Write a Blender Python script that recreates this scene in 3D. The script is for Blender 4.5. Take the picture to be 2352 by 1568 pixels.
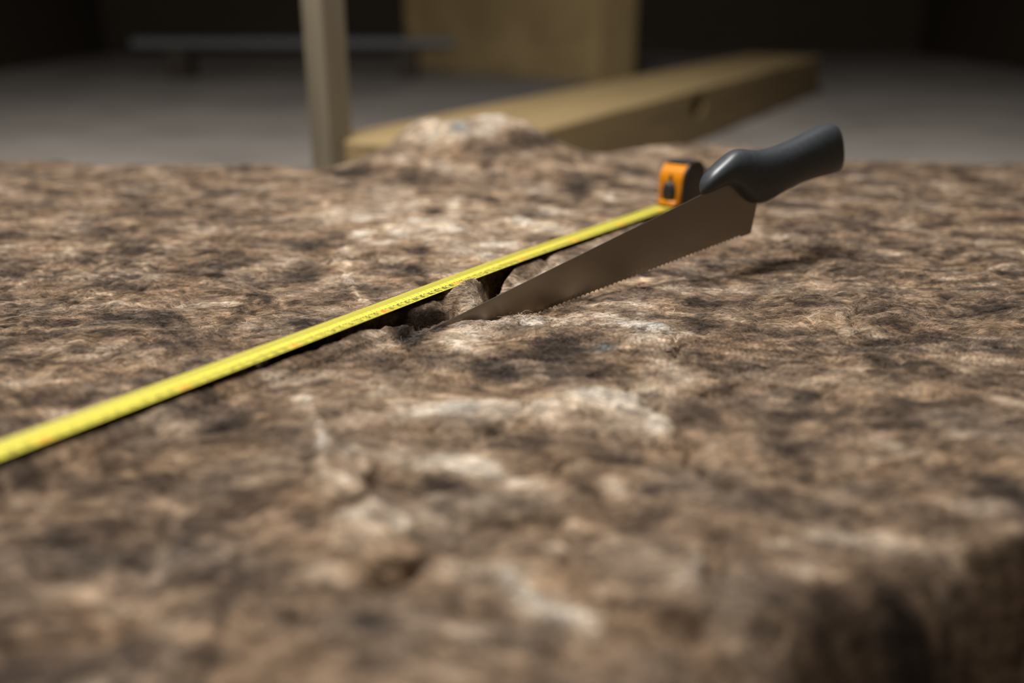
import bpy, bmesh, math, random
import numpy as np
from mathutils import Vector, Matrix

for o in list(bpy.data.objects):
    bpy.data.objects.remove(o, do_unlink=True)
S = bpy.context.scene
C = S.collection
random.seed(4)
rng = np.random.default_rng(7)

# ------------------------------------------------------------------ camera
F, HOR, H = 2200.0, 800.0, 0.266         # focal length in px of a 2352 px frame, horizon offset, height over the wool (m)
PITCH = math.atan2(HOR, F)
cam = bpy.data.cameras.new('camera')
cam.sensor_fit = 'HORIZONTAL'; cam.sensor_width = 36.0; cam.lens = F / 2352 * 36.0
cam.clip_start = 0.02
cam.dof.use_dof = True; cam.dof.focus_distance = 0.85; cam.dof.aperture_fstop = 1.75
cam.dof.aperture_blades = 0
camo = bpy.data.objects.new('camera', cam); C.objects.link(camo)
camo.location = (0, 0, H); camo.rotation_euler = (math.pi/2 - PITCH, 0, 0)
S.camera = camo

# ------------------------------------------------------------------ light, exposure
w = bpy.data.worlds.new('world'); S.world = w; w.use_nodes = True
w.node_tree.nodes['Background'].inputs[0].default_value = (0.80, 0.90, 1.0, 1)
w.node_tree.nodes['Background'].inputs[1].default_value = 0.05
def area(name, loc, target, sx, sy, power, col):
    l = bpy.data.lights.new(name, 'AREA'); l.shape = 'RECTANGLE'; l.size = sx; l.size_y = sy
    l.energy = power; l.color = col
    o = bpy.data.objects.new(name, l); C.objects.link(o); o.location = loc
    o.rotation_euler = (Vector(target) - Vector(loc)).to_track_quat('-Z', 'Y').to_euler()
    return o
area('ceiling_lamp_offscreen', (-0.30, 0.95, 2.36), (-0.30, 0.95, 0.0), 0.9, 0.9, 122.0, (1.0, 0.97, 0.93))
S.view_settings.view_transform = 'Standard'; S.view_settings.look = 'None'
S.view_settings.gamma = 1.0; S.view_settings.use_curve_mapping = False
S.view_settings.exposure = 0.0

# ------------------------------------------------------------------ pixel helpers
cp, sp = math.cos(PITCH), math.sin(PITCH)
RIGHT, UP, FWD = np.array([1., 0, 0]), np.array([0, sp, cp]), np.array([0, cp, -sp])
CAM = np.array([0, 0, H])
def ray(x, y): return RIGHT*(x-1176)/F + UP*(784-y)/F + FWD
def gnd(x, y, z=0.0):
    r = ray(x, y); return CAM + r*((z-H)/r[2])
def at_depth(x, y, Z): return CAM + ray(x, y)*Z
def on_plane(x, y, p0, n):
    r = ray(x, y); return CAM + r*((n @ (p0-CAM))/(n @ r))
def project(x, y, z):
    dz = z - H; Z = y*cp - dz*sp
    return 1176 + F*x/Z, 784 - F*(y*sp + dz*cp)/Z, Z

# ------------------------------------------------------------------ object helpers
def tag(o, label=None, cat=None, group=None, kind=None):
    if label: o['label'] = label
    if cat: o['category'] = cat
    if group: o['group'] = group
    if kind: o['kind'] = kind
    return o
def obj(name, me, mat=None, parent=None):
    o = bpy.data.objects.new(name, me); C.objects.link(o)
    if mat: me.materials.append(mat)
    if parent: o.parent = parent
    return o
def empty(name, loc, rot=(0, 0, 0)):
    o = bpy.data.objects.new(name, None); C.objects.link(o)
    o.location = loc; o.rotation_euler = rot; o.empty_display_size = .05
    return o
def from_bm(bm, name, smooth=False):
    bmesh.ops.recalc_face_normals(bm, faces=bm.faces)
    me = bpy.data.meshes.new(name); bm.to_mesh(me); bm.free()
    if smooth: me.polygons.foreach_set('use_smooth', [True]*len(me.polygons))
    return me
def smooth_by_angle(me, deg=35):
    me.polygons.foreach_set('use_smooth', [True]*len(me.polygons))
    me.set_sharp_from_angle(angle=math.radians(deg))
    return me
def box_bm(sx, sy, sz, bev=0.0, seg=2, c=(0, 0, 0)):
    bm = bmesh.new()
    bmesh.ops.create_cube(bm, size=1.0, matrix=Matrix.Translation(c) @ Matrix.Diagonal((sx, sy, sz, 1)))
    if bev: bmesh.ops.bevel(bm, geom=bm.edges[:], offset=bev, segments=seg, profile=.5, affect='EDGES')
    return bm
def prism_bm(pts, w0, w1, bev=0.0, seg=3):
    """closed outline pts (u, z) extruded from y = w0 to y = w1"""
    bm = bmesh.new()
    a = [bm.verts.new((u, w0, z)) for u, z in pts]; b = [bm.verts.new((u, w1, z)) for u, z in pts]
    bm.faces.new(a); bm.faces.new(b[::-1])
    rims = []
    for i in range(len(pts)):
        j = (i+1) % len(pts)
        bm.faces.new((a[i], b[i], b[j], a[j]))
    bm.edges.ensure_lookup_table()
    if bev:
        rims = [e for e in bm.edges if abs(e.verts[0].co.y - e.verts[1].co.y) < 1e-9]
        bmesh.ops.bevel(bm, geom=rims, offset=bev, segments=seg, profile=.5, affect='EDGES')
    return bm
def loft_bm(sections):
    """sections: list of rings (list of 3-D points); ends capped"""
    bm = bmesh.new(); rings = [[bm.verts.new(p) for p in s] for s in sections]
    n = len(rings[0])
    for a, b in zip(rings, rings[1:]):
        for i in range(n): bm.faces.new((a[i], a[(i+1) % n], b[(i+1) % n], b[i]))
    bm.faces.new(rings[0][::-1]); bm.faces.new(rings[-1])
    return bm

# ------------------------------------------------------------------ materials
def mat(name):
    m = bpy.data.materials.new(name); m.use_nodes = True
    nt = m.node_tree; return m, nt, nt.nodes['Principled BSDF']
def plain(name, col, rough=.5, metal=0.0, noise=0.0, nscale=40, bump=0.0):
    m, nt, b = mat(name)
    b.inputs['Roughness'].default_value = rough; b.inputs['Metallic'].default_value = metal
    tc = nt.nodes.new('ShaderNodeTexCoord'); n = nt.nodes.new('ShaderNodeTexNoise')
    n.inputs['Scale'].default_value = nscale; n.inputs['Detail'].default_value = 5
    nt.links.new(tc.outputs['Object'], n.inputs['Vector'])
    r = nt.nodes.new('ShaderNodeValToRGB')
    k = noise
    r.color_ramp.elements[0].position = .3; r.color_ramp.elements[1].position = .7
    r.color_ramp.elements[0].color = (*[c*(1-k) for c in col], 1)
    r.color_ramp.elements[1].color = (*[min(1, c*(1+k)) for c in col], 1)
    nt.links.new(n.outputs['Fac'], r.inputs['Fac']); nt.links.new(r.outputs['Color'], b.inputs['Base Color'])
    if bump:
        bp = nt.nodes.new('ShaderNodeBump'); bp.inputs['Strength'].default_value = bump; bp.inputs['Distance'].default_value = .002
        nt.links.new(n.outputs['Fac'], bp.inputs['Height']); nt.links.new(bp.outputs['Normal'], b.inputs['Normal'])
    return m
def wood(name, c0, c1, scale=(3, 40, 40), rough=.7):
    m, nt, b = mat(name); b.inputs['Roughness'].default_value = rough
    tc = nt.nodes.new('ShaderNodeTexCoord'); mp = nt.nodes.new('ShaderNodeMapping')
    mp.inputs['Scale'].default_value = scale
    nt.links.new(tc.outputs['Object'], mp.inputs['Vector'])
    n = nt.nodes.new('ShaderNodeTexNoise'); n.inputs['Scale'].default_value = 1.0; n.inputs['Detail'].default_value = 6
    n.inputs['Distortion'].default_value = .6
    nt.links.new(mp.outputs['Vector'], n.inputs['Vector'])
    r = nt.nodes.new('ShaderNodeValToRGB'); r.color_ramp.elements[0].position = .32; r.color_ramp.elements[1].position = .68
    r.color_ramp.elements[0].color = (*c0, 1); r.color_ramp.elements[1].color = (*c1, 1)
    nt.links.new(n.outputs['Fac'], r.inputs['Fac']); nt.links.new(r.outputs['Color'], b.inputs['Base Color'])
    bp = nt.nodes.new('ShaderNodeBump'); bp.inputs['Strength'].default_value = .25; bp.inputs['Distance'].default_value = .002
    nt.links.new(n.outputs['Fac'], bp.inputs['Height']); nt.links.new(bp.outputs['Normal'], b.inputs['Normal'])
    return m
M = {}
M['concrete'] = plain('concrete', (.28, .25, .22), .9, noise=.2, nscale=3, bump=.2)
M['dark_boards'] = wood('dark_boards', (.040, .029, .017), (.065, .047, .028), (2, 12, 30))
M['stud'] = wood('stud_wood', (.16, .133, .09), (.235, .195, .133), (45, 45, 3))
M['beam'] = wood('beam_wood', (.27, .19, .085), (.36, .255, .12), (2, 22, 22))
M['plywood'] = wood('plywood', (.40, .28, .13), (.54, .39, .19), (3, 25, 5))
M['pipe'] = plain('grey_pipe', (.17, .17, .175), .5)
M['black_rubber'] = plain('black_rubber', (.018, .019, .022), .5, noise=.2, nscale=300)
M['orange'] = plain('orange_plastic', (.60, .21, .008), .22)
M['tape'] = plain('yellow_tape', (.66, .585, .085), .30, noise=.02, nscale=30)
M['ink'] = plain('black_ink', (.03, .03, .02), .5)
M['red_ink'] = plain('red_ink', (.75, .09, .03), .5)
M['handle'] = plain('grey_rubber_handle', (.042, .047, .052), .40, noise=.12, nscale=200)
def steel():
    m, nt, b = mat('saw_steel'); b.inputs['Metallic'].default_value = 1.0
    tc = nt.nodes.new('ShaderNodeTexCoord'); mp = nt.nodes.new('ShaderNodeMapping'); mp.inputs['Scale'].default_value = (4, 1, 500)
    n = nt.nodes.new('ShaderNodeTexNoise'); n.inputs['Scale'].default_value = 1; n.inputs['Detail'].default_value = 4
    nt.links.new(tc.outputs['Object'], mp.inputs['Vector']); nt.links.new(mp.outputs['Vector'], n.inputs['Vector'])
    r = nt.nodes.new('ShaderNodeMapRange'); r.inputs['To Min'].default_value = .34; r.inputs['To Max'].default_value = .38
    nt.links.new(n.outputs['Fac'], r.inputs['Value']); nt.links.new(r.outputs['Result'], b.inputs['Roughness'])
    b.inputs['Base Color'].default_value = (.25, .225, .19, 1)
    return m
M['steel'] = steel()
def wool():
    m, nt, b = mat('mineral_wool'); b.inputs['Roughness'].default_value = .95
    b.inputs['Specular IOR Level'].default_value = .15
    b.inputs['Sheen Weight'].default_value = 0.0
    L = nt.links.new; N = nt.nodes.new
    at = N('ShaderNodeAttribute'); at.attribute_name = 'wool_colour'
    tc = N('ShaderNodeTexCoord')
    # fibres: fine noise stretched along x and bent by a slow noise
    wn = N('ShaderNodeTexNoise'); wn.inputs['Scale'].default_value = 14; wn.inputs['Detail'].default_value = 3
    L(tc.outputs['Object'], wn.inputs['Vector'])
    ws = N('ShaderNodeVectorMath'); ws.operation = 'SCALE'; ws.inputs['Scale'].default_value = .055
    L(wn.outputs['Color'], ws.inputs[0])
    wa = N('ShaderNodeVectorMath'); wa.operation = 'ADD'; L(tc.outputs['Object'], wa.inputs[0]); L(ws.outputs[0], wa.inputs[1])
    mp = N('ShaderNodeMapping'); mp.inputs['Scale'].default_value = (130, 420, 500); L(wa.outputs[0], mp.inputs['Vector'])
    fn = N('ShaderNodeTexNoise'); fn.inputs['Scale'].default_value = 1; fn.inputs['Detail'].default_value = 6; fn.inputs['Roughness'].default_value = .7
    L(mp.outputs['Vector'], fn.inputs['Vector'])
    mp2 = N('ShaderNodeMapping'); mp2.inputs['Scale'].default_value = (40, 95, 110); L(wa.outputs[0], mp2.inputs['Vector'])
    f2 = N('ShaderNodeTexNoise'); f2.inputs['Scale'].default_value = 1; f2.inputs['Detail'].default_value = 6; f2.inputs['Roughness'].default_value = .65
    L(mp2.outputs['Vector'], f2.inputs['Vector'])
    r1 = N('ShaderNodeMapRange'); r1.inputs['From Min'].default_value = .36; r1.inputs['From Max'].default_value = .64
    r1.inputs['To Min'].default_value = .42; r1.inputs['To Max'].default_value = 1.58; L(fn.outputs['Fac'], r1.inputs['Value'])
    r2 = N('ShaderNodeMapRange'); r2.inputs['From Min'].default_value = .36; r2.inputs['From Max'].default_value = .64
    r2.inputs['To Min'].default_value = .55; r2.inputs['To Max'].default_value = 1.45; L(f2.outputs['Fac'], r2.inputs['Value'])
    mu = N('ShaderNodeMath'); mu.operation = 'MULTIPLY'; L(r1.outputs['Result'], mu.inputs[0]); L(r2.outputs['Result'], mu.inputs[1])
    sc = N('ShaderNodeVectorMath'); sc.operation = 'SCALE'; L(at.outputs['Color'], sc.inputs[0]); L(mu.outputs[0], sc.inputs['Scale'])
    L(sc.outputs[0], b.inputs['Base Color'])
    ad = N('ShaderNodeMath'); ad.operation = 'ADD'; L(fn.outputs['Fac'], ad.inputs[0]); L(f2.outputs['Fac'], ad.inputs[1])
    bp = N('ShaderNodeBump'); bp.inputs['Strength'].default_value = .9; bp.inputs['Distance'].default_value = .004
    L(ad.outputs[0], bp.inputs['Height']); L(bp.outputs['Normal'], b.inputs['Normal'])
    return m
M['wool'] = wool()
def fibre():
    m, nt, b = mat('wool_fibre'); b.inputs['Roughness'].default_value = .8
    at = nt.nodes.new('ShaderNodeAttribute'); at.attribute_name = 'wool_colour'
    nt.links.new(at.outputs['Color'], b.inputs['Base Color'])
    return m
M['fibre'] = fibre()

# ------------------------------------------------------------------ the room
FLOOR = -0.16
def slab(name, lo, hi, m):
    bm = box_bm(*[h-l for l, h in zip(lo, hi)], c=[(l+h)/2 for l, h in zip(lo, hi)])
    return tag(obj(name, from_bm(bm, name), m), kind='structure')
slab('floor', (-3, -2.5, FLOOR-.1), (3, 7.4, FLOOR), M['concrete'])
slab('wall_back', (-3.1, 7.4, FLOOR-.1), (3.1, 7.5, 2.4), M['dark_boards'])
slab('wall_left', (-3.1, -2.5, FLOOR-.1), (-3.0, 7.4, 2.4), M['dark_boards'])
slab('wall_right', (3.0, -2.5, FLOOR-.1), (3.1, 7.4, 2.4), M['dark_boards'])
slab('ceiling', (-3.1, -2.6, 2.4), (3.1, 7.5, 2.5), M['dark_boards'])
slab('wall_front', (-3.1, -2.6, FLOOR-.1), (3.1, -2.5, 2.4), M['dark_boards'])

# ------------------------------------------------------------------ background timber
HEAD = math.radians(28.0)                       # heading of the floor beam, clockwise from straight ahead
# upright stud, aligned with the beam
sc = gnd(763, 338, 0.0)
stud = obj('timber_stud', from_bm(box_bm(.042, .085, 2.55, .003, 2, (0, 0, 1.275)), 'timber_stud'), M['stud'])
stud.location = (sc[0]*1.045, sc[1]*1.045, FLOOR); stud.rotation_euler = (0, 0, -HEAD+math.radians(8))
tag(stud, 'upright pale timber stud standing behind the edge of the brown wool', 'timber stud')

# beam lying on the floor, its far top edge through two pixels
zt = 0.0
e0, e1 = gnd(811, 300, zt), gnd(1351, 195, zt)
d = (e1-e0)[:2]; d /= np.linalg.norm(d); nrm = np.array([d[1], -d[0]])       # towards the camera side
near = gnd(1383, 262, zt)
wd = float((near-e0)[:2] @ nrm)
L0, L1 = -0.12, 3.0
mid = e0[:2] + d*(L0+L1)/2 + nrm*wd/2
bb = box_bm(L1-L0, wd, -FLOOR+zt, .006, 2, (0, 0, (zt-FLOOR)/2))
beam = obj('floor_beam', from_bm(bb, 'floor_beam'), M['beam'])
beam.location = (mid[0], mid[1], FLOOR); beam.rotation_euler = (0, 0, math.atan2(d[1], d[0]))
tag(beam, 'wide timber beam lying on the floor behind the wool with a dark bored hole', 'timber beam')
# bored hole in the near face of the beam
hp = on_plane(1605, 226, np.array([*(e0[:2]+nrm*wd), 0]), np.array([*nrm, 0]))
u = float((hp[:2]-mid) @ d)
hz = float(np.clip(hp[2]-FLOOR, .05, -FLOOR+zt-.047))
cut = bmesh.new()
bmesh.ops.create_cone(cut, cap_ends=True, segments=28, radius1=.5, radius2=.5, depth=1,
                      matrix=Matrix.Translation((u, -wd/2, hz)) @ Matrix.Diagonal((.13, .20, .082, 1)) @ Matrix.Rotation(math.pi/2, 4, 'X'))
cme = from_bm(cut, 'cutter'); cme.materials.append(M['beam'])
co = bpy.data.objects.new('cutter', cme); C.objects.link(co); co.matrix_world = beam.matrix_basis.copy()
md = beam.modifiers.new('hole', 'BOOLEAN'); md.object = co; md.operation = 'DIFFERENCE'; md.solver = 'EXACT'; md.material_mode = 'TRANSFER'
bpy.context.view_layer.update()
ev = beam.evaluated_get(bpy.context.evaluated_depsgraph_get())
nm = bpy.data.meshes.new_from_object(ev); beam.modifiers.clear(); beam.data = nm
bpy.data.objects.remove(co, do_unlink=True)

# plywood crate on the floor
cf = gnd(1385, 191, FLOOR)
a = math.radians(-43)
da = np.array([math.sin(a), math.cos(a)]); db = np.array([-da[1], da[0]])*-1      # along the wide face (away to the left), along the narrow face
Wc, Dc, Hc = 1.58, .26, .62
crate = empty('plywood_crate', (cf[0], cf[1], FLOOR), (0, 0, math.atan2(da[1], da[0])))
tag(crate, 'plain plywood crate standing on the concrete floor in the dim background', 'crate')
t = .018
def part(name, sx, sy, sz, c, m=M['plywood'], par=crate, bev=.003):
    return obj(name, from_bm(box_bm(sx, sy, sz, bev, 2, c), name), m, par)
# local x runs along da, local y to its left; the crate lies on the right of da
part('front_panel', Wc, t, Hc, (Wc/2, t/2-.0, Hc/2))
for f_ in (0,):
    part('end_panel', t, Dc-2*t, Hc, (t/2, -Dc/2+t-.0, Hc/2))
    part('end_panel', t, Dc-2*t, Hc, (Wc-t/2, -Dc/2+t, Hc/2))
part('back_panel', Wc, t, Hc, (Wc/2, -Dc+t*1.5, Hc/2))
part('lid', Wc, Dc, t, (Wc/2, -Dc/2+t, Hc+t/2))
for xx in (.03, Wc-.03):
    part('corner_batten', .06, .02, Hc, (xx, t+.01, Hc/2))

# grey pipe on two blocks near the back wall
pp = at_depth(865, 100, 5.05)
for xx, where in ((-1.75, 'under the free end of the grey pipe'), (-.55, 'under the pipe end beside the plywood crate')):
    bl = obj('timber_block', from_bm(box_bm(.10, .18, pp[2]-.026-FLOOR, .004, 2, (0, 0, (pp[2]-.026-FLOOR)/2)), 'timber_block'), M['dark_boards'])
    bl.location = (xx, pp[1], FLOOR)
    tag(bl, 'dark timber block ' + where, 'timber block', 'blocks under the grey pipe')
pb = bmesh.new()
ri, ro, hl, ns = .021, .026, .85, 24
rings = []
for r_, x_ in ((ro, -hl), (ro, hl), (ri, hl), (ri, -hl)):
    rings.append([pb.verts.new((x_, r_*math.cos(2*math.pi*k/ns), r_*math.sin(2*math.pi*k/ns))) for k in range(ns)])
for i in range(4):
    A, B = rings[i], rings[(i+1) % 4]
    for k in range(ns): pb.faces.new((A[k], A[(k+1) % ns], B[(k+1) % ns], B[k]))
pipe = obj('grey_pipe', smooth_by_angle(from_bm(pb, 'grey_pipe')), M['pipe'])
pipe.location = (-1.15, pp[1], pp[2])
tag(pipe, 'straight grey pipe laid across two dark blocks near the back wall', 'pipe')

# ------------------------------------------------------------------ saw geometry shared with the cut in the wool
E0 = gnd(1165, 716, 0.0)
Hp = at_depth(1665, 490, 0.955)
pd = (Hp-E0)[:2]; pd /= np.linalg.norm(pd)
PD = np.array([pd[0], pd[1], 0.0]); PN = np.array([pd[1], -pd[0], 0.0])          # along the blade in plan, out of the blade towards the camera
def blade_uz(x, y):
    q = on_plane(x, y, E0, PN) - E0
    return float(q @ PD), float(q[2])

# ------------------------------------------------------------------ tape path
TZ = .0128
TA, TB = gnd(710, 774, TZ), gnd(1515, 480, TZ)
td = (TB-TA)[:2]; td /= np.linalg.norm(td)
TN = np.array([td[1], -td[0], 0.0])                                              # across the tape, towards the camera
cent = [(687, 781.5), (792, 742), (906.5, 699), (1000, 663.5), (1081, 633), (1144.6, 609), (1220, 582), (1324, 546), (1437, 507), (1515, 480)]
tp = np.array([on_plane(x, y, TA, TN) for x, y in cent])
tu = (tp[:, :2]-TA[:2]) @ td
order = np.argsort(tu)
TU = np.r_[-.62, -.30, tu[order], tu[order][-1]+.03]
TZs = np.r_[.009, .0115, tp[order][:, 2], TZ-.001]
def tape_z(u):
    zz = 0
    for k in (-.02, -.01, 0, .01, .02): zz = zz + np.interp(u+k, TU, TZs)
    return zz/5
def tape_pos(u):
    u = np.asarray(u, float)
    return np.stack([TA[0]+td[0]*u, TA[1]+td[1]*u, tape_z(u)], -1)
# ruler reading at u: number centres at known pixels
num_px = [(232, 710), (236, 794.5), (240, 870.5), (243, 927.6), (246, 979.4), (250, 1041.5), (260, 1189)]
nu = [float(np.interp(x, [c[0] for c in cent], tu)) for _, x in num_px]
kk = np.polyfit([n for n, _ in num_px], nu, 1)                                    # u = kk0*n + kk1
def u_of(n): return kk[0]*n + kk[1]

# ------------------------------------------------------------------ numpy noise
perm = rng.permutation(512); perm = np.r_[perm, perm, perm]
ang = rng.random(512)*2*np.pi; GX, GY = np.cos(ang), np.sin(ang)
def perlin(x, y):
    xi = np.floor(x).astype(np.int64); yi = np.floor(y).astype(np.int64)
    xf, yf = x-xi, y-yi
    xi &= 511; yi &= 511; x1 = (xi+1) & 511; y1 = (yi+1) & 511
    def g(a, b, dx, dy):
        h = perm[perm[a]+b] & 511
        return GX[h]*dx + GY[h]*dy
    u_ = xf*xf*xf*(xf*(xf*6-15)+10); v_ = yf*yf*yf*(yf*(yf*6-15)+10)
    a0 = g(xi, yi, xf, yf); b0 = g(x1, yi, xf-1, yf); c0 = g(xi, y1, xf, yf-1); d0 = g(x1, y1, xf-1, yf-1)
    return ((a0*(1-u_)+b0*u_)*(1-v_) + (c0*(1-u_)+d0*u_)*v_)*1.5
def fbm(x, y, octv=4, gain=.5):
    s, a_, n_ = 0, 1, 0
    for i in range(octv):
        s = s + a_*perlin(x*2**i+i*17.3, y*2**i+i*9.1); n_ += a_; a_ *= gain
    return s/n_
def sstep(a_, b_, x):
    t_ = np.clip((x-a_)/(b_-a_), 0, 1); return t_*t_*(3-2*t_)

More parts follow.
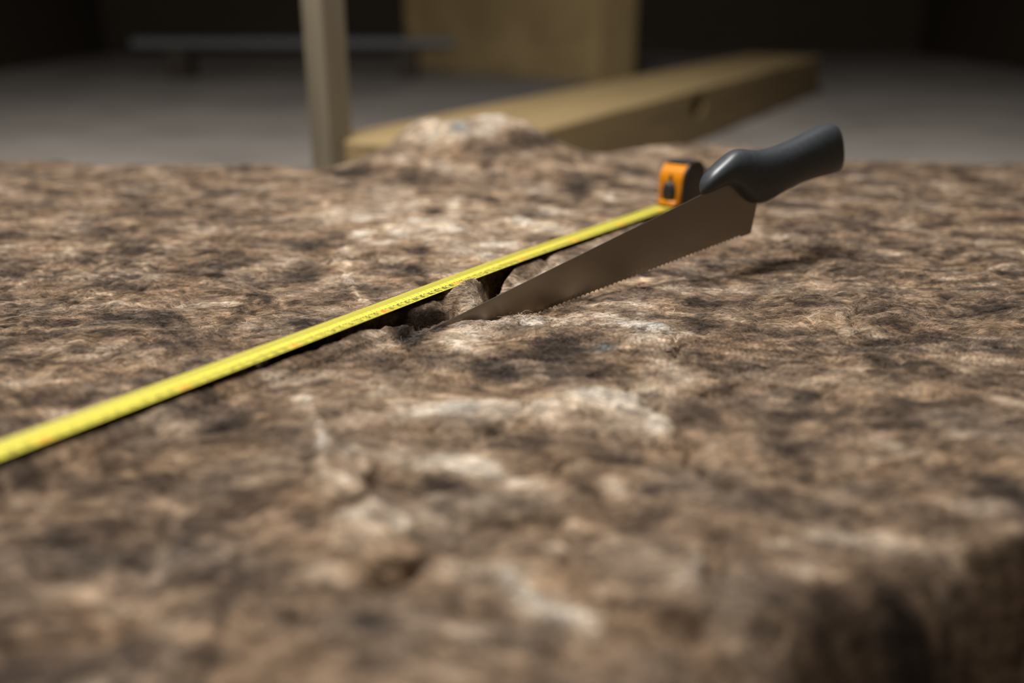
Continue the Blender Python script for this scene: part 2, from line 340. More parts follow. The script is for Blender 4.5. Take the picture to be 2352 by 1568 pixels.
# ------------------------------------------------------------------ the wool
# soft patches: px, py, rx, ry, angle (deg, image), tone, height (m)
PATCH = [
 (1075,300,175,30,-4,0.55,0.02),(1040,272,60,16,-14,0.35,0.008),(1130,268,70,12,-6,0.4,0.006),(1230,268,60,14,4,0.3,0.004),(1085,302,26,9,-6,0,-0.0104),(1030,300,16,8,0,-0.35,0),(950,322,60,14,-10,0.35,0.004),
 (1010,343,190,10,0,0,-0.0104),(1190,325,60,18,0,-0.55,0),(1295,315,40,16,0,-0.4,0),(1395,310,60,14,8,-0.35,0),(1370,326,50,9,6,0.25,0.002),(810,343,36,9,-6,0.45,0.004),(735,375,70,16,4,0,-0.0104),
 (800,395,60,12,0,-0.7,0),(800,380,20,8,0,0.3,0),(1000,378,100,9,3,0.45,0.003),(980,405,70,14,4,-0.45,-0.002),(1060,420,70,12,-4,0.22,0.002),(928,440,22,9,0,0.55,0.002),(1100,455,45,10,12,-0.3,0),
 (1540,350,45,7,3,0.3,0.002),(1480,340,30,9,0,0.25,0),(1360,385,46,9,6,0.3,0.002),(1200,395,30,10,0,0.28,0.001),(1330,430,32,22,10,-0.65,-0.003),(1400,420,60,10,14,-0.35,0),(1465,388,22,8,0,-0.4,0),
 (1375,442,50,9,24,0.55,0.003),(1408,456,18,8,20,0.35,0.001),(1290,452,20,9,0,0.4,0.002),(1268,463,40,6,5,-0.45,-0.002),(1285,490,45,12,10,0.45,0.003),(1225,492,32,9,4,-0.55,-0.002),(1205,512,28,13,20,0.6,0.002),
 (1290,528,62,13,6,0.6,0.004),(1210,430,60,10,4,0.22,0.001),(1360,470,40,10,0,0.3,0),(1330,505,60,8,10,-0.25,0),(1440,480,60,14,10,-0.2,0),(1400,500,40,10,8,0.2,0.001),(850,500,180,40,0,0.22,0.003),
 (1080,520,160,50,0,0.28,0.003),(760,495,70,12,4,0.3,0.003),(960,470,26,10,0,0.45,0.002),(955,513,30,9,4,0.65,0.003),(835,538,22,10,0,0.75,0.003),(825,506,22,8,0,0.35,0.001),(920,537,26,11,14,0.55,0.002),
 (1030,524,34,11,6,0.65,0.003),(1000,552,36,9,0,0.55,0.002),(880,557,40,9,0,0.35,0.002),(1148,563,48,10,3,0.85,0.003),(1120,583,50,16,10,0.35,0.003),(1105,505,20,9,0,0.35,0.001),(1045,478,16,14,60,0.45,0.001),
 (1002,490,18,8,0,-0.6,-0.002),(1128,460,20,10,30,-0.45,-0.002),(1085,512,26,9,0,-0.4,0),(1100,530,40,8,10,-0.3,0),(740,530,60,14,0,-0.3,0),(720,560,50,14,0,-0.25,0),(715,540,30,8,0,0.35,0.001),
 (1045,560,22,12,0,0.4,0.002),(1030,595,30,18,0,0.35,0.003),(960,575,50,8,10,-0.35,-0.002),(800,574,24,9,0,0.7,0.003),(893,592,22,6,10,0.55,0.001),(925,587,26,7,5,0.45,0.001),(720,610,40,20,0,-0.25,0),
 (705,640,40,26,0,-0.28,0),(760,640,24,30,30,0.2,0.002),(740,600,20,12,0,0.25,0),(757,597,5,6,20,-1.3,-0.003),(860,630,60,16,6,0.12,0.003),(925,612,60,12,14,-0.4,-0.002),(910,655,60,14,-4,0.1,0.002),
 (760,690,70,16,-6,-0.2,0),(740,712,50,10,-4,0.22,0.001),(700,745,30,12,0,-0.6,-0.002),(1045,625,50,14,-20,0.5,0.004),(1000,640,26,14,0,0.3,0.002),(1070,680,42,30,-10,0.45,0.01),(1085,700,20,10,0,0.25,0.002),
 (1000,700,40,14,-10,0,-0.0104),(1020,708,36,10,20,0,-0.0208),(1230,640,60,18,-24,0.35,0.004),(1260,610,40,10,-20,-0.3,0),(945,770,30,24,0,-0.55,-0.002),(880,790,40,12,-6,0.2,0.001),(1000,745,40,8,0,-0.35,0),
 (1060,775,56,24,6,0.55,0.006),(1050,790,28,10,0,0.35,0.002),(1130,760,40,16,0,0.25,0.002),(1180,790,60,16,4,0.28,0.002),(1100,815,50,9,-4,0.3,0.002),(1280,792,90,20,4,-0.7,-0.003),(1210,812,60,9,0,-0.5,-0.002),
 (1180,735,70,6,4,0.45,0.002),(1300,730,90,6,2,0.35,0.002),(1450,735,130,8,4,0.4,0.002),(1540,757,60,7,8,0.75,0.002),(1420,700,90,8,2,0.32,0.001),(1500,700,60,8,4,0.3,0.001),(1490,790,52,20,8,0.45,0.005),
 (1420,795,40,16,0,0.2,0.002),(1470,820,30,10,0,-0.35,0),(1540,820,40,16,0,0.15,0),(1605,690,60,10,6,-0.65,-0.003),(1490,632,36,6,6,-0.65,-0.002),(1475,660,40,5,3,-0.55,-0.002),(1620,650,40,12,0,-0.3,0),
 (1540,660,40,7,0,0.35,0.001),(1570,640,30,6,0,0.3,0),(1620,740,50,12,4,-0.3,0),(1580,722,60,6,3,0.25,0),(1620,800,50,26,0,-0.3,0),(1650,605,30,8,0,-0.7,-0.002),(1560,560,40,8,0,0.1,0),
 (1530,872,110,22,2,0.45,0.005),(1510,893,40,7,0,0.45,0.002),(1640,880,40,20,0,-0.25,0),(1650,905,50,10,6,0,-0.0104),(1600,960,60,30,0,-0.3,0),(1130,850,60,18,8,-0.6,-0.003),(1100,885,36,9,16,-0.45,-0.002),  # the flat dark patch lowest at the right is light fall-off painted into the tone
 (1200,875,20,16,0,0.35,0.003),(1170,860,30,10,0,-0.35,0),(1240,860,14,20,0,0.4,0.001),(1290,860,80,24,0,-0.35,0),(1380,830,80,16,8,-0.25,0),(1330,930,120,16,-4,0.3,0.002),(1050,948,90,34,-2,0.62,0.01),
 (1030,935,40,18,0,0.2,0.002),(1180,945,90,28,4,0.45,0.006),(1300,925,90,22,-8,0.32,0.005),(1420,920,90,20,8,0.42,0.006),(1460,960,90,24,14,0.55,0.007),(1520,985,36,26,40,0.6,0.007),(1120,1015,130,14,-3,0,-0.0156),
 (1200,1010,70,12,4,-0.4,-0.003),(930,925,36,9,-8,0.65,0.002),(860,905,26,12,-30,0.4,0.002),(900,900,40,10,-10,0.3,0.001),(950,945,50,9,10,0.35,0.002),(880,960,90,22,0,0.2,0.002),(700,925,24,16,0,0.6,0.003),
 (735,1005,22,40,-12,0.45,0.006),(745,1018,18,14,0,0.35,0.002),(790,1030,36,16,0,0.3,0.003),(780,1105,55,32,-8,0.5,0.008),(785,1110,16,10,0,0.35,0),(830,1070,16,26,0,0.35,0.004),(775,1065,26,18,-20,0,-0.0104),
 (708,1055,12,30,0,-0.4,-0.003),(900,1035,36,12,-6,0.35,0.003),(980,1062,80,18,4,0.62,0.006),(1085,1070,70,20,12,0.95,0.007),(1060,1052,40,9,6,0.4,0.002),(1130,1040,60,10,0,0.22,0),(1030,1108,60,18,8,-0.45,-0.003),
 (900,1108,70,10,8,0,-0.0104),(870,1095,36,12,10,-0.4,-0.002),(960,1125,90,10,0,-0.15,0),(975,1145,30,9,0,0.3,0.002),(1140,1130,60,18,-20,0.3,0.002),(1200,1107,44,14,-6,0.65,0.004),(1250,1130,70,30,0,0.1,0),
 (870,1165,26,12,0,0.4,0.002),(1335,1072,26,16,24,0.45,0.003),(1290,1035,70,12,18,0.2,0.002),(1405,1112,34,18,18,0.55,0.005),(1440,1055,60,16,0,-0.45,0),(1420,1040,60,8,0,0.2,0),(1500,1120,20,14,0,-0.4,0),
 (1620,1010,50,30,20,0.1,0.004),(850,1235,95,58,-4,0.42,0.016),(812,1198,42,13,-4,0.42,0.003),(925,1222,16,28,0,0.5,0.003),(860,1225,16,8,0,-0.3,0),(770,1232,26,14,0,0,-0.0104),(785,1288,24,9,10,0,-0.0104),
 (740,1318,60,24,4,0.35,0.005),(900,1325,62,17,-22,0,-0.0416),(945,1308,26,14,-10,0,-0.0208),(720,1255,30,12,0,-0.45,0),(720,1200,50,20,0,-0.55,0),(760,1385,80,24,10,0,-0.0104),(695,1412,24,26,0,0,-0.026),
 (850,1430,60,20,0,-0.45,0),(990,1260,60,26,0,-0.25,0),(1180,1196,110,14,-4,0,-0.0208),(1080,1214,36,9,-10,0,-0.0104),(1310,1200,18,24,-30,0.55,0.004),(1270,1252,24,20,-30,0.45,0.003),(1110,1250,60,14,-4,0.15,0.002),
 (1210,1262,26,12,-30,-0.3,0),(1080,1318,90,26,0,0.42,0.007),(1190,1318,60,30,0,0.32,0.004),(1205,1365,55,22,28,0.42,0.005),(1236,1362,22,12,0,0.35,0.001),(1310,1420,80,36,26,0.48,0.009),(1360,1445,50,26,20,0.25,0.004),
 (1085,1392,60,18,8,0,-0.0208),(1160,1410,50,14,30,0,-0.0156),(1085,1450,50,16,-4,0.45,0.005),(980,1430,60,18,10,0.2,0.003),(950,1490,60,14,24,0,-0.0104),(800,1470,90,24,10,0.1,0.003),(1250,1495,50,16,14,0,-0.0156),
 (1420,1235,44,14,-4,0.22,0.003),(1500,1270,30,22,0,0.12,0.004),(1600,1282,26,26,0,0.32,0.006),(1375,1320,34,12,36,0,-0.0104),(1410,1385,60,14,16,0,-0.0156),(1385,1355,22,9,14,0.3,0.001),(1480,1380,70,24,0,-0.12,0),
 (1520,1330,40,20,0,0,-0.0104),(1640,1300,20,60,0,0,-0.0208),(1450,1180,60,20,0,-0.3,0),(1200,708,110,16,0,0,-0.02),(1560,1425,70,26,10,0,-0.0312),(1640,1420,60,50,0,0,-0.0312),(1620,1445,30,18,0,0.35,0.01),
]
# creases: polyline px, half width px, depth (m)
CREASE = [
 ([(768,583),(810,582),(860,590),(920,606),(960,624),(978,640),(984,655)], 5, .004),
 ([(1090,575),(1115,595),(1135,612)], 6, .003),
 ([(1195,741),(1270,742),(1340,747),(1420,750),(1500,757),(1548,768),(1562,782),(1550,800),(1575,822),(1620,842),(1665,850)], 4, .005),
 ([(1555,790),(1545,812),(1580,835)], 10, .003),
 ([(930,745),(945,775),(935,805),(920,830)], 7, .003),
 ([(1365,855),(1410,872),(1455,898),(1475,918),(1510,938),(1545,962),(1562,1000),(1580,1050),(1610,1085),(1665,1110)], 8, .006),
 ([(1475,918),(1520,912),(1570,908),(1620,900),(1670,912)], 6, .004),
 ([(1000,985),(1030,1003),(1080,1000),(1150,985),(1230,974),(1290,985),(1350,990),(1385,1005),(1440,1010),(1495,1010),(1530,1028)], 8, .006),
 ([(1180,1018),(1230,1035),(1265,1055),(1300,1090),(1340,1115),(1390,1155)], 8, .005),
 ([(845,1105),(880,1092),(920,1105),(965,1120)], 7, .004),
 ([(862,1060),(855,1090),(840,1130),(810,1150),(760,1158)], 7, .006),
 ([(1270,1190),(1292,1215),(1310,1250),(1300,1290)], 9, .004),
 ([(1500,520),(1430,505),(1350,498)], 5, .002),
 ([(690,560),(740,552),(790,560)], 5, .002),
 ([(690,770),(720,752),(760,742)], 4, .001),
 ([(790,680),(815,683),(835,680)], 3, .002),
]
RIDGE = [   # light tufts: polyline, half width, tone, height
 ([(768,585),(790,610),(800,640),(812,668),(830,690),(845,702)], 9, .60, .004),
 ([(705,920),(728,970),(740,1030),(752,1090),(790,1120)], 12, .25, .003),
 ([(1170,1340),(1230,1395),(1300,1430),(1370,1460)], 22, .30, .004),
 ([(1290,905),(1380,905),(1450,930),(1500,970),(1535,1005)], 12, .22, .002),
 ([(1200,735),(1300,738),(1400,742),(1500,748),(1555,758)], 4, .45, .001),
]
# the open cut: ground polyline
slit = np.array([gnd(x, y, .0)[:2] for x, y in [(560,864),(640,836),(690,818),(780,787),(870,759),(950,741),(1015,724)]]
                + [list((E0 + PD*k)[:2]) for k in (-.035, 0.0, .022)])
slit_w = np.array([.011, .011, .0105, .0080, .0055, .0045, .0055, .0055, .004, .003])
rift = [np.array([gnd(x, y)[:2] for x, y in [(1196,606),(1170,630),(1140,655),(1112,690)]]),
        np.array([gnd(x, y)[:2] for x, y in [(982,655),(1000,680),(1020,705),(1040,722)]])]
def seg_dist(px, py, line, wts=None):
    best = np.full(px.shape, 1e9); bw = np.zeros(px.shape)
    for i in range(len(line)-1):
        ax, ay = line[i]; bx, by = line[i+1]
        ex, ey = bx-ax, by-ay; l2 = ex*ex+ey*ey
        t_ = np.clip(((px-ax)*ex+(py-ay)*ey)/l2, 0, 1)
        dd = np.hypot(px-(ax+t_*ex), py-(ay+t_*ey))
        k_ = dd < best
        best = np.where(k_, dd, best)
        if wts is not None: bw = np.where(k_, wts[i]*(1-t_)+wts[i+1]*t_, bw)
    return best if wts is None else (best, bw)

def base_height(x, y):
    """height of the slab before lumps: rounded edges and a torn corner near the camera on the right"""
    n1 = fbm(x*3.1+5, y*3.1+2, 3)
    e = n1*.05
    far = 1.66 - y + e + .02*np.sin(x*5)
    left = x + 1.12 + e; right = 1.10 - x + e
    nearr = y - .17 + e
    # torn corner
    bx = np.interp(y, [.15, .32, .38, .44, .50, .58], [.090, .105, .15, .28, .6, 1.4])
    torn = bx - x + .6*e
    z = np.zeros_like(x)
    for dist, rw in ((far, .07), (left, .08), (right, .08), (nearr, .12), (torn, .075)):
        k_ = np.clip(dist/rw, 0, 1)
        z = np.minimum(z, FLOOR*(1-np.sqrt(np.clip(1-(1-k_)**2, 0, 1))))
    # the top sinks a little towards the camera
    z = z - .018*sstep(.56, .30, y)
    return np.maximum(z, FLOOR)

def wool_fields(x, y):
    zb = base_height(x, y)
    gm = gnd(1085, 330)          # mound at the far edge
    mound = .070*np.exp(-((np.abs(x-gm[0])/.155)**3.5) - (np.abs(y-1.58)/.11)**2.4)*(1+.30*fbm(x*9, y*14, 2))
    mound = mound + .03*np.exp(-((x-.30)/.20)**2 - ((y-1.58)/.14)**2)
    ppx, ppy, Z = project(x, y, np.maximum(zb, -.03)+mound)
    wx = fbm(x*7, y*7, 3)*.05; wy = fbm(x*7+40, y*7+11, 3)*.035
    X, Y = x+wx, y+wy
    tone = 1.0*fbm(X*15, Y*21, 5, .6) + .65*fbm(X*42+9, Y*64, 4, .6) - .08
    ridge = 1-np.abs(perlin(X*13+3, Y*19+8)); cre = np.clip(ridge-.80, 0, 1)/.20
    ridge2 = 1-np.abs(perlin(X*30+33, Y*44+18)); cre2 = np.clip(ridge2-.84, 0, 1)/.16
    h = .007*fbm(X*7+70, Y*9, 3) + .0025*fbm(X*26, Y*36+3, 3) + .0012*fbm(X*90, Y*130, 3, .6)
    h = h - .0050*cre**2*(fbm(X*5, Y*5, 2)+.6) - .0024*cre2**2
    inph = sstep(540, 687, ppx)*sstep(1810, 1665, ppx)                      # hand-read lumps calm the random ones down
    tone = tone*(1-inph*(.18+.37*sstep(760, 980, ppy))) + .06*inph; h = h*(1-.30*inph)
    # feathered outlines for the hand-read lumps
    jx = 34*fbm(x*38, y*60, 3)*(.45/np.maximum(Z, .3))**.3 + 12*fbm(x*120, y*190, 2); jy = 11*fbm(x*38+7, y*60+31, 3) + 4*fbm(x*120+3, y*190+9, 2)
    qx, qy = ppx+jx, ppy+jy
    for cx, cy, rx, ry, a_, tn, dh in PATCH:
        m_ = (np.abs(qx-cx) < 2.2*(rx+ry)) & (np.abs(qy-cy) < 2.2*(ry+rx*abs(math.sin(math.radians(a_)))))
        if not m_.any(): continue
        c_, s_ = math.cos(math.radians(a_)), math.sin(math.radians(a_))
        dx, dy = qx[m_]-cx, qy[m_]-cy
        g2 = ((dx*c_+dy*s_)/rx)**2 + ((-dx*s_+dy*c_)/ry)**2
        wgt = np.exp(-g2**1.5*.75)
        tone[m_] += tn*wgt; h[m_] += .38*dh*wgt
    for line, hw, dp in CREASE:
        la = np.array(line, float)
        m_ = (qx > la[:, 0].min()-60) & (qx < la[:, 0].max()+60) & (qy > la[:, 1].min()-60) & (qy < la[:, 1].max()+60)
        dd = seg_dist(qx[m_], qy[m_], la)
        wgt = np.exp(-(dd/hw)**2); h[m_] -= 1.3*dp*wgt
    for line, hw, tn, dp in RIDGE:
        la = np.array(line, float)
        m_ = (qx > la[:, 0].min()-80) & (qx < la[:, 0].max()+80) & (qy > la[:, 1].min()-80) & (qy < la[:, 1].max()+80)
        dd = seg_dist(qx[m_], qy[m_], la)
        wgt = np.exp(-(dd/hw)**2); tone[m_] += tn*wgt; h[m_] += .6*dp*wgt
    h = h + mound
    # press marks of the conveyor belt: fine ribs
    rib = np.sin((x+.004*fbm(x*20, y*20, 2))*2*np.pi/.0044 + 2*fbm(x*6, y*6, 2))
    msk = sstep(700, 800, ppy)*sstep(1120, 980, ppy)*np.clip(.55+1.3*fbm(x*9+2, y*12+6, 2), 0, 1)
    h += .0006*rib*msk
    # the cut
    sx_, sy_ = x+.0035*fbm(x*60, y*60, 2), y+.0035*fbm(x*60+9, y*60+4, 2)
    dd, ww = seg_dist(sx_, sy_, slit, slit_w)
    h += (-.004+.005*sstep(-.10, -.03, x))*np.exp(-(np.clip(dd-ww, 0, 1)/.025)**2)*(y < np.interp(x, slit[:, 0], slit[:, 1]))        # lifted lip on the near side
    h -= .055*sstep(1.25, .35, dd/np.maximum(ww, 1e-4))
    for r_, rd in zip(rift, (.018, .008)):
        dr = seg_dist(sx_, sy_, r_); h -= rd*sstep(.010, .001, dr)
    return zb, h, tone, (ppx, ppy)

def wool_colour(tone, x, y, ppx, ppy):
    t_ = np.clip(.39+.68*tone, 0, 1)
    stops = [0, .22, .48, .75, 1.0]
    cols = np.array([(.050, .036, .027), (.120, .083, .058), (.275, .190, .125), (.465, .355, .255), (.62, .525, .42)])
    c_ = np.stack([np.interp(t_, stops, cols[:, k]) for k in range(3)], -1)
    hue = fbm(x*14+21, y*20+5, 3)
    c_ = c_*np.stack([1+.12*hue, 1+.0*hue, 1-.16*hue], -1)
    for cx, cy, rx, ry in ((1050, 298, 20, 9), (1390, 802, 22, 8)):
        g_ = np.exp(-(((ppx-cx)/rx)**2+((ppy-cy)/ry)**2))[:, None]*.8
        gr = c_.mean(-1, keepdims=True)
        c_ = c_*(1-g_) + g_*gr*np.array([.75, 1.0, 1.12])
    return np.clip(c_, .01, .9)

def grow(start, stop, s0, s1):
    out = [start]
    while out[-1] < stop:
        f_ = (out[-1]-start)/(stop-start); out.append(out[-1] + s0*(s1/s0)**f_)
    out[-1] = stop; return out
xr = grow(.20, 1.22, .0011, .016)
xs = np.array([-v for v in xr[::-1]] + list(np.arange(-.199, .1995, .001)) + xr)
ys = np.array(list(np.arange(.10, .26, .004)) + list(np.arange(.26, .62, .0012)) + list(np.arange(.62, .98, .0009)) + grow(.98, 1.84, .0013, .006))
gx, gy = np.meshgrid(xs, ys); sh = gx.shape
fx, fy = gx.ravel(), gy.ravel()
zb, hh, tone, (ppx, ppy) = wool_fields(fx, fy)
edge = np.clip((zb-FLOOR)/.05, 0, 1)
fz = zb + hh*edge
fz = np.where(zb <= FLOOR+1e-4, FLOOR+.0006, np.maximum(fz, FLOOR+.0006))
# wool heaves up to the tape where no cut runs beside it
tu2 = (fx-TA[0])*td[0] + (fy-TA[1])*td[1]; tv2 = (fx-TA[0])*TN[0] + (fy-TA[1])*TN[1]
uA, uB = float(np.interp(1215, [c[0] for c in cent], tu)), float(np.interp(1010, [c[0] for c in cent], tu))
near_ok = sstep(uA-.01, uA+.03, tu2)
far_w = np.where(tv2 < 0, 1.0, near_ok)
hs = np.where(tv2 < 0, .026, .010+.016*near_ok)
rift_near = np.minimum(seg_dist(fx, fy, rift[0]), 1.0)
far_w = np.maximum(far_w, sstep(.004, .012, rift_near)*sstep(uA+.02, uA, tu2))
heave = (tape_z(tu2)-.0034)*np.exp(-(np.clip(np.abs(tv2)-.010, 0, 1)/hs)**2)*far_w*((tu2 > -.7) & (tu2 < TU[-1]+.05))
fz = np.where((heave > .0025) & (zb > -.02), np.maximum(fz, heave + .35*hh), fz)
ck = gnd(1068, 690)
fz = fz + .014*np.exp(-((fx-ck[0])/.022)**2 - ((fy-ck[1])/.026)**2)*sstep(-.004, .006, -(fy-np.interp(fx, slit[:, 0], slit[:, 1]))*-1)
sd, sw = seg_dist(fx, fy, slit, slit_w)
fz = np.where(sd < 1.3*sw, np.minimum(fz, .03 - .075*sstep(1.3, .35, sd/sw)), fz)
# wool gives way under the tape and its case
tpu = (fx-TA[0])*td[0] + (fy-TA[1])*td[1]; tpv = (fx-TA[0])*TN[0] + (fy-TA[1])*TN[1]
under = (tpu > -.7) & (tpu < TU[-1]+.08)
lim = tape_z(tpu) - .0030 + 2.2*np.clip(np.abs(tpv)-.0132, 0, 1)
fz = np.where(under, np.minimum(fz, lim), fz)
ucase = u_of(292.6)
lim2 = TZ-.012 + 1.2*np.clip(np.maximum(np.maximum(np.abs(tpv)-.024, ucase-.004-tpu), tpu-ucase-.075), 0, 1)
fz = np.where((tpu > ucase-.1) & (tpu < ucase+.2), np.minimum(fz, lim2), fz)
# wool parts under the saw (kept clear of the blade outside the cut)
su = (fx-E0[0])*pd[0] + (fy-E0[1])*pd[1]; sv = (fx-E0[0])*PN[0] + (fy-E0[1])*PN[1]
(u0, z0), (u1, z1) = blade_uz(1250, 716), blade_uz(1665, 558)
lim3 = z0 + (su-u0)*(z1-z0)/(u1-u0) - .004 + 1.3*np.clip(np.abs(sv)-.003, 0, 1)
fz = np.where((su > u0) & (su < u0+.4), np.minimum(fz, np.maximum(lim3, -.05)), fz)
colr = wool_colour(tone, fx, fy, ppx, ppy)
nr, nc = sh
idx = np.arange(nr*nc).reshape(nr, nc)
q = np.stack([idx[:-1, :-1], idx[:-1, 1:], idx[1:, 1:], idx[1:, :-1]], -1).reshape(-1, 4)
keep = (fz[q] > FLOOR+.0008).any(1)
q = q[keep]
used = np.zeros(nr*nc, bool); used[q.ravel()] = True
remap = np.cumsum(used)-1
q = remap[q]
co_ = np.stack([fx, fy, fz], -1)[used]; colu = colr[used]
me = bpy.data.meshes.new('insulation_slab')
me.vertices.add(len(co_)); me.vertices.foreach_set('co', co_.astype(np.float32).ravel())
me.loops.add(q.size); me.loops.foreach_set('vertex_index', q.astype(np.int32).ravel())
me.polygons.add(len(q)); me.polygons.foreach_set('loop_start', np.arange(0, q.size, 4, dtype=np.int32))
me.polygons.foreach_set('use_smooth', np.ones(len(q), bool))
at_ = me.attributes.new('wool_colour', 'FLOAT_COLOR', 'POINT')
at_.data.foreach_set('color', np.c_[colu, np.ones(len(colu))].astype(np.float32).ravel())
me.update(); me.validate()
slab_o = obj('insulation_slab', me, M['wool'])
tag(slab_o, 'brown mineral wool insulation slab with a lumpy fibrous top and a fresh saw cut', 'insulation')

# loose fibres standing off the wool around the cut
G = fz.reshape(sh); GC = colr.reshape(*sh, 3)
def wool_z(x, y):
    i = np.clip(np.searchsorted(ys, y)-1, 0, nr-2); j = np.clip(np.searchsorted(xs, x)-1, 0, nc-2)
    return G[i, j], GC[i, j]
NF = 26000
fx0 = rng.uniform(-.34, .38, NF); fy0 = rng.uniform(.52, 1.08, NF)
extra = 5000                                            # more of them along the lip of the cut
k_ = rng.integers(0, len(slit)-1, extra); tt = rng.random(extra)[:, None]
lp = slit[k_]*(1-tt) + slit[k_+1]*tt + np.array([.006, -.016]) + rng.normal(0, .006, (extra, 2))
fx0 = np.r_[fx0, lp[:, 0]]; fy0 = np.r_[fy0, lp[:, 1]]
NF += extra
tape_v = (fx0-TA[0])*TN[0] + (fy0-TA[1])*TN[1]
saw_u = (fx0-E0[0])*pd[0] + (fy0-E0[1])*pd[1]; saw_v = (fx0-E0[0])*PN[0] + (fy0-E0[1])*PN[1]
ok = (np.abs(tape_v) > .026) & ~((np.abs(saw_v) < .016) & (saw_u > -.06))
fx0, fy0 = fx0[ok], fy0[ok]; NF = len(fx0)
th = rng.normal(0, .55, NF) + np.pi*(rng.random(NF) < .5); ln = rng.gamma(4, .0011, NF); bend = rng.normal(0, .9, NF)
lift = np.abs(rng.normal(.10, .30, NF))
z00, c00 = wool_z(fx0, fy0)
pts = []
for s_ in (0, .33, .66, 1.0):
    a_ = th + bend*s_
    px_, py_ = fx0 + np.cos(a_)*ln*s_, fy0 + np.sin(a_)*ln*s_
    zz, _ = wool_z(px_, py_)
    pts.append(np.stack([px_, py_, np.maximum(zz, z00-.0005) + .0002 + lift*ln*s_*(1.2-.6*s_)], -1))
wv = np.stack([-np.sin(th), np.cos(th), rng.normal(0, 1, NF)], -1); wv /= np.linalg.norm(wv, axis=1)[:, None]
wv *= rng.uniform(.00006, .00017, NF)[:, None]
V = np.concatenate([np.stack([p-wv*k2, p+wv*k2], 1) for p, k2 in zip(pts, (1, 1, .8, .4))], 1)     # NF x 8 x 3
Fq = np.array([(0, 1, 3, 2), (2, 3, 5, 4), (4, 5, 7, 6)])
faces = (np.arange(NF)[:, None, None]*8 + Fq[None]).reshape(-1, 4)
fm = bpy.data.meshes.new('loose_fibres')
fm.vertices.add(NF*8); fm.vertices.foreach_set('co', V.astype(np.float32).ravel())
fm.loops.add(faces.size); fm.loops.foreach_set('vertex_index', faces.astype(np.int32).ravel())
fm.polygons.add(len(faces)); fm.polygons.foreach_set('loop_start', np.arange(0, faces.size, 4, dtype=np.int32))
fc = np.clip(c00*rng.uniform(.4, 1.9, NF)[:, None] + .015, 0, .85)
fa = fm.attributes.new('wool_colour', 'FLOAT_COLOR', 'POINT')
fa.data.foreach_set('color', np.repeat(np.c_[fc, np.ones(NF)], 8, 0).astype(np.float32).ravel())
fm.update(); fm.validate()
tag(obj('loose_fibres', fm, M['fibre'], slab_o), kind='stuff')

# ------------------------------------------------------------------ tape measure
tm_loc = Vector((*tape_pos(ucase)[:2], 0.0))
case_root = empty('tape_measure', tm_loc)
tag(case_root, 'orange and black tape measure with its yellow blade pulled out across the wool', 'tape measure')
def to_local(P): return [(p[0]-tm_loc.x, p[1]-tm_loc.y, p[2]-tm_loc.z) for p in P]
TW, SAG = .0250, .0021
def tape_pt(u, v, off=0.0):
    """v: -.5 far edge ... +.5 near edge; the blade is a shallow trough open upwards"""
    u = np.asarray(u, float); v = np.asarray(v, float)
    b_ = tape_pos(u); s_ = SAG*4*v*v
    sl = 8*SAG*v/TW
    nl = np.sqrt(1+sl*sl)
    P = b_ + TN*(v*TW*.985)[..., None]
    P[..., 2] += s_ - SAG*.4
    P = P + off*(np.stack([-TN[0]*sl/nl, -TN[1]*sl/nl, 1/nl], -1))
    return P
us = np.arange(u_of(199.6), ucase+.012, .005); vs = np.linspace(-.5, .5, 13)
UU, VV = np.meshgrid(us, vs, indexing='ij')
topP = tape_pt(UU.ravel(), VV.ravel(), 0); botP = tape_pt(UU.ravel(), VV.ravel(), -.00025)
n_u, n_v = UU.shape
bm = bmesh.new()
tv = [bm.verts.new(p) for p in to_local(topP)]; bv = [bm.verts.new(p) for p in to_local(botP)]
for i in range(n_u-1):
    for j in range(n_v-1):
        k0 = i*n_v+j
        bm.faces.new((tv[k0], tv[k0+n_v], tv[k0+n_v+1], tv[k0+1])); bm.faces.new((bv[k0], bv[k0+1], bv[k0+n_v+1], bv[k0+n_v]))
    for j in (0, n_v-1):
        k0 = i*n_v+j
        bm.faces.new((tv[k0], bv[k0], bv[k0+n_v], tv[k0+n_v]))
blade_t = obj('tape_blade', smooth_by_angle(from_bm(bm, 'tape_blade'), 50), M['tape'], case_root)
tag(blade_t, 'yellow steel tape blade printed with centimetre figures')
# ticks
tvs, tfs = [], []
for mm in range(1998, 2930):
    ln_ = .38 if mm % 10 == 0 else (.30 if mm % 5 == 0 else .24)
    uc = u_of(mm/10.0 + .42)
    hw = .00010 if mm % 10 else .00012
    n0 = len(tvs)
    segs = 4
    for k in range(segs+1):
        v_ = -.49 + ln_*k/segs
        for s_ in (-hw, hw): tvs.append(tape_pt(np.array(uc+s_), np.array(v_), .00012))
    for k in range(segs): tfs.append((n0+2*k, n0+2*k+1, n0+2*k+3, n0+2*k+2))
m_ = bpy.data.meshes.new('tick_marks'); m_.from_pydata(to_local(tvs), [], tfs); m_.update()
tag(obj('tick_marks', m_, M['ink'], blade_t), kind='stuff')
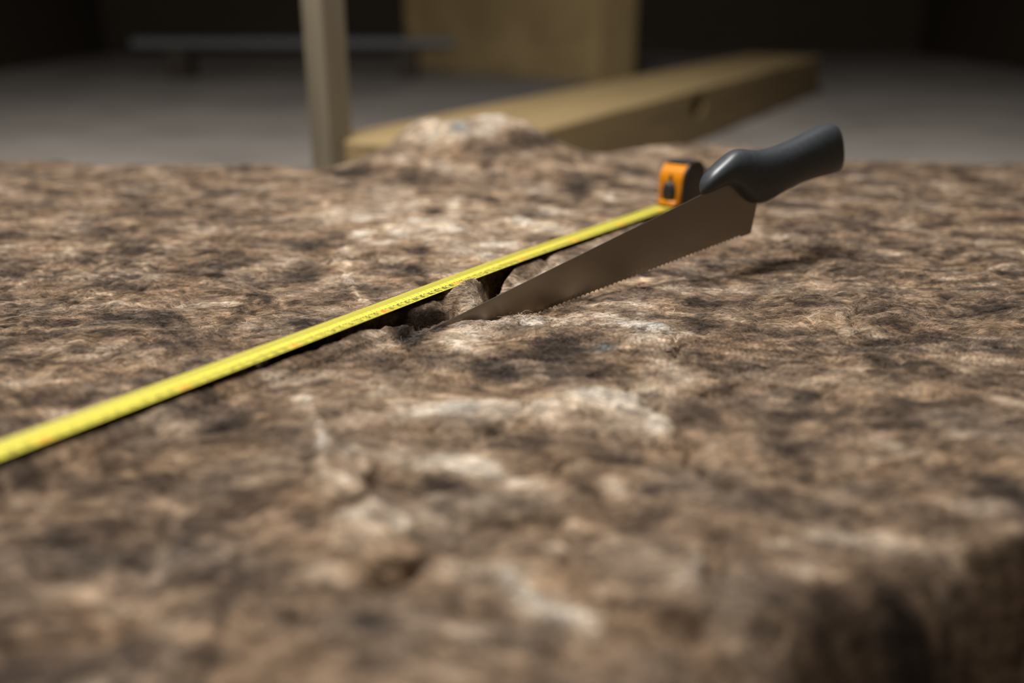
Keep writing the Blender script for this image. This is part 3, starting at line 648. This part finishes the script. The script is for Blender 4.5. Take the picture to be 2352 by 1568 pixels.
# figures
glyph = {}
for ch in '0123456789':
    cu = bpy.data.curves.new('glyph', 'FONT'); cu.body = ch; cu.resolution_u = 3; cu.offset = -.004
    go = bpy.data.objects.new('glyph', cu); C.objects.link(go)
    bpy.context.view_layer.update()
    gm_ = go.evaluated_get(bpy.context.evaluated_depsgraph_get()).to_mesh()
    vv = np.array([v.co[:2] for v in gm_.vertices]); ff = [tuple(p.vertices) for p in gm_.polygons]
    lo, hi = vv.min(0), vv.max(0)
    vv = (vv-[(lo[0]+hi[0])/2, lo[1]])/(hi[1]-lo[1])
    glyph[ch] = (vv, ff)
    bpy.data.objects.remove(go, do_unlink=True); bpy.data.curves.remove(cu)
def figure(n, height, cw, v_bot, wx, m):
    P, Fc = [], []
    for k, ch in enumerate(str(n)):
        vv, ff = glyph[ch]; n0 = len(P)
        uu = u_of(n) + (k-1)*cw + vv[:, 0]*height*wx
        P += list(tape_pt(uu, v_bot - vv[:, 1]*height/TW, .00013)); Fc += [tuple(n0+i for i in f_) for f_ in ff]
    m2 = bpy.data.meshes.new('printed_figure'); m2.from_pydata(to_local(P), [], Fc); m2.update()
    return obj('printed_figure', m2, m, blade_t)
for n in range(200, 292):
    if n % 10: figure(n, .0102, .0029, .37, .42, M['ink'])
    else: figure(n, .0114, .0033, .40, .42, M['red_ink'])

# case: local frame x = away along the tape, y = across (to the left of travel), z up
case = empty('case', (0, 0, TZ-.0085), (0, 0, math.atan2(td[1], td[0]))); case.parent = case_root
CH, CL, CWd = .060, .066, .034
def profile(inset=0.0, rear=0.0):
    pts = []
    def arc(cx, cz, r, a0, a1, n=8):
        for k in range(n+1):
            a_ = math.radians(a0+(a1-a0)*k/n); pts.append((cx+r*math.cos(a_), cz+r*math.sin(a_)))
    i = inset
    arc(.006+i, .006+i, .006, 270, 180, 4)                     # front foot
    pts.append((.0022+i, .030)); 
    arc(.0255+i, CH-.0225-i, .0225, 178, 90, 10)               # rounded brow
    arc(CL-.026-i, CH-.026-i, .026, 90, 0, 10)
    arc(CL-.010-i, .010+i, .010, 0, -90, 5)
    return pts
body = obj('shell', smooth_by_angle(from_bm(prism_bm(profile(), -CWd/2+.0012, CWd/2-.0012, .007, 5), 'shell'), 40), M['orange'], case)
tag(body, 'glossy orange plastic shell')
for s_ in (-1, 1):
    y0, y1 = (s_*(CWd/2-.0045), s_*(CWd/2+.0005))
    pr = [(u_*.93+.0060, z_*1.0) for u_, z_ in profile(-.0012)]
    g_ = obj('rubber_cheek', smooth_by_angle(from_bm(prism_bm(pr, min(y0, y1), max(y0, y1), .0018, 3), 'rubber_cheek'), 40), M['black_rubber'], case)
# black pad over the top and rear
pad = []
P1 = profile(-.0016); P0 = profile(.001)
st, en = 14, len(P1)-4
pad = P1[st:en] + P0[st:en][::-1]
obj('rubber_top', smooth_by_angle(from_bm(prism_bm(pad, -CWd/2+.003, CWd/2-.003, .0004, 1), 'rubber_top'), 40), M['black_rubber'], case)
# lock slider on the front, in its slot
def ell_ring(x, ry, rz, cz, n=24): return [(x, ry*math.cos(2*math.pi*k/n), cz+rz*math.sin(2*math.pi*k/n)) for k in range(n)]
def slider(cz, ry, rz, xs_):
    return loft_bm([ell_ring(x_, ry*s_, rz*s_, cz) for x_, s_ in xs_])
obj('lock_button', smooth_by_angle(from_bm(slider(.0260, .0088, .0140, ((.006, 1), (-.0005, 1), (-.003, .93), (-.0046, .75), (-.0052, .4))), 'lock_button'), 60), M['black_rubber'], case)
slot = obj('slot_shade', smooth_by_angle(from_bm(slider(.0435, .0020, .0050, ((.014, 1), (.0030, 1), (.0026, .9))), 'slot_shade')), M['black_rubber'], case)  # raised black piece, its colour stands in for the shade inside the slot
# bottom lip over the mouth
lip = obj('mouth_lip', smooth_by_angle(from_bm(box_bm(.010, CWd-.008, .007, .003, 3, (-.0012, 0, .0128)), 'mouth_lip'), 40), M['orange'], case)
obj('mouth_shade', from_bm(box_bm(.006, .028, .0035, .0006, 1, (-.0005, 0, .0074)), 'mouth_shade'), M['black_rubber'], case)  # solid bar, black in place of the shade in the tape opening

# ------------------------------------------------------------------ insulation saw
saw = empty('insulation_saw', tuple(E0))
saw.rotation_euler = (0, 0, math.atan2(pd[1], pd[0]))
tag(saw, 'long insulation saw with scalloped steel blade and grey handle plunged into the wool', 'saw')
b0, b1 = np.array(blade_uz(1180, 661)), np.array(blade_uz(1665, 420))             # back edge
t0, t1 = np.array(blade_uz(1250, 716)), np.array(blade_uz(1665, 558))             # toothed edge
bd = (b1-b0)/np.linalg.norm(b1-b0); tdn = (t1-t0)/np.linalg.norm(t1-t0); tn = np.array([-tdn[1], tdn[0]])
heel_b = b1 + bd*.055; heel_t = t1 + tdn*.035
ltip = .155
tip_t = t0 - tdn*.15; tip_b = b0 - bd*(float((b0-tip_t) @ bd)-.012)
pitch, dep = .0053, .0024
out = []
ln_t = np.linalg.norm(heel_t-tip_t); nt_ = int((ln_t-.012)/pitch)
for k in range(nt_):
    for j in range(8):
        a_ = math.pi*j/8
        out.append(tip_t + tdn*(k*pitch + pitch/2 - pitch/2*math.cos(a_)) + tn*dep*math.sin(a_))
out += [tip_t + tdn*nt_*pitch, heel_t]
bm = bmesh.new(); th_ = .0006
cols_ = []
for p in out:                                   # one column of four vertices per point of the toothed edge
    f_ = float((p-tip_t) @ tdn)/ln_t
    q_ = tip_b + (heel_b-tip_b)*f_
    g_ = p + (q_-p)*.10
    cols_.append([bm.verts.new((v[0], y_, v[1])) for v, y_ in ((q_, -th_), (g_, -th_), (p, -.00015), (p, .00015), (g_, th_), (q_, th_))])
for a_, b_ in zip(cols_, cols_[1:]):
    for k in range(6): bm.faces.new((a_[k], a_[(k+1) % 6], b_[(k+1) % 6], b_[k]))
bm.faces.new(cols_[0]); bm.faces.new(cols_[-1][::-1])
sb = obj('blade', from_bm(bm, 'blade'), M['steel'], saw); tag(sb, 'brushed steel blade with wavy scalloped teeth')
# handle: tongue along the back of the blade, then the grip that swallows the heel
hd = bd; hn = np.array([-hd[1], hd[0]])
tipu = np.array(blade_uz(1613, 444))
top1 = np.array(blade_uz(1665, 364))
back_at = lambda s_: tipu + hd*s_
L665 = float((b1-tipu) @ hd)
htop = float((top1-b1) @ hn)
off0 = float((tipu-b1) @ hn)
secs = []
#  s along the back edge, bottom, top (over the back edge), half thickness
rows = [(-.001, .0015, .0035, .0015), (.001, -.0005, .0085, .0045), (.004, -.001, .0120, .0075), (.010, -.001, .0170, .0100), (.018, -.001, .0205, .0115),
        (L665+.004, -.002, htop+.001, .0125), (L665+.014, -.014, htop+.004, .0135), (L665+.026, -.034, htop+.003, .0145),
        (L665+.045, -.040, .016, .0150), (L665+.075, -.036, .010, .0155), (L665+.105, -.038, .009, .0155), (L665+.135, -.044, .010, .0150),
        (L665+.152, -.048, .008, .0135), (L665+.160, -.044, .001, .0090)]
base_back = b1 - hd*L665
for s_, lo, hi, ht in rows:
    ring = []
    for k in range(28):
        a_ = 2*math.pi*k/28; c_, sn = math.cos(a_), math.sin(a_)
        e_ = .8
        yy = ht*math.copysign(abs(c_)**e_, c_); hh_ = (lo+hi)/2 + (hi-lo)/2*math.copysign(abs(sn)**e_, sn)
        p_ = base_back + hd*s_ + hn*hh_
        ring.append((p_[0], yy, p_[1]))
    secs.append(ring)
hb = loft_bm(secs)
hm = from_bm(hb, 'handle', True)
ho = obj('handle', hm, M['handle'], saw); tag(ho, 'moulded grey rubber handle')
ss = ho.modifiers.new('smooth', 'SUBSURF'); ss.levels = 2; ss.render_levels = 2
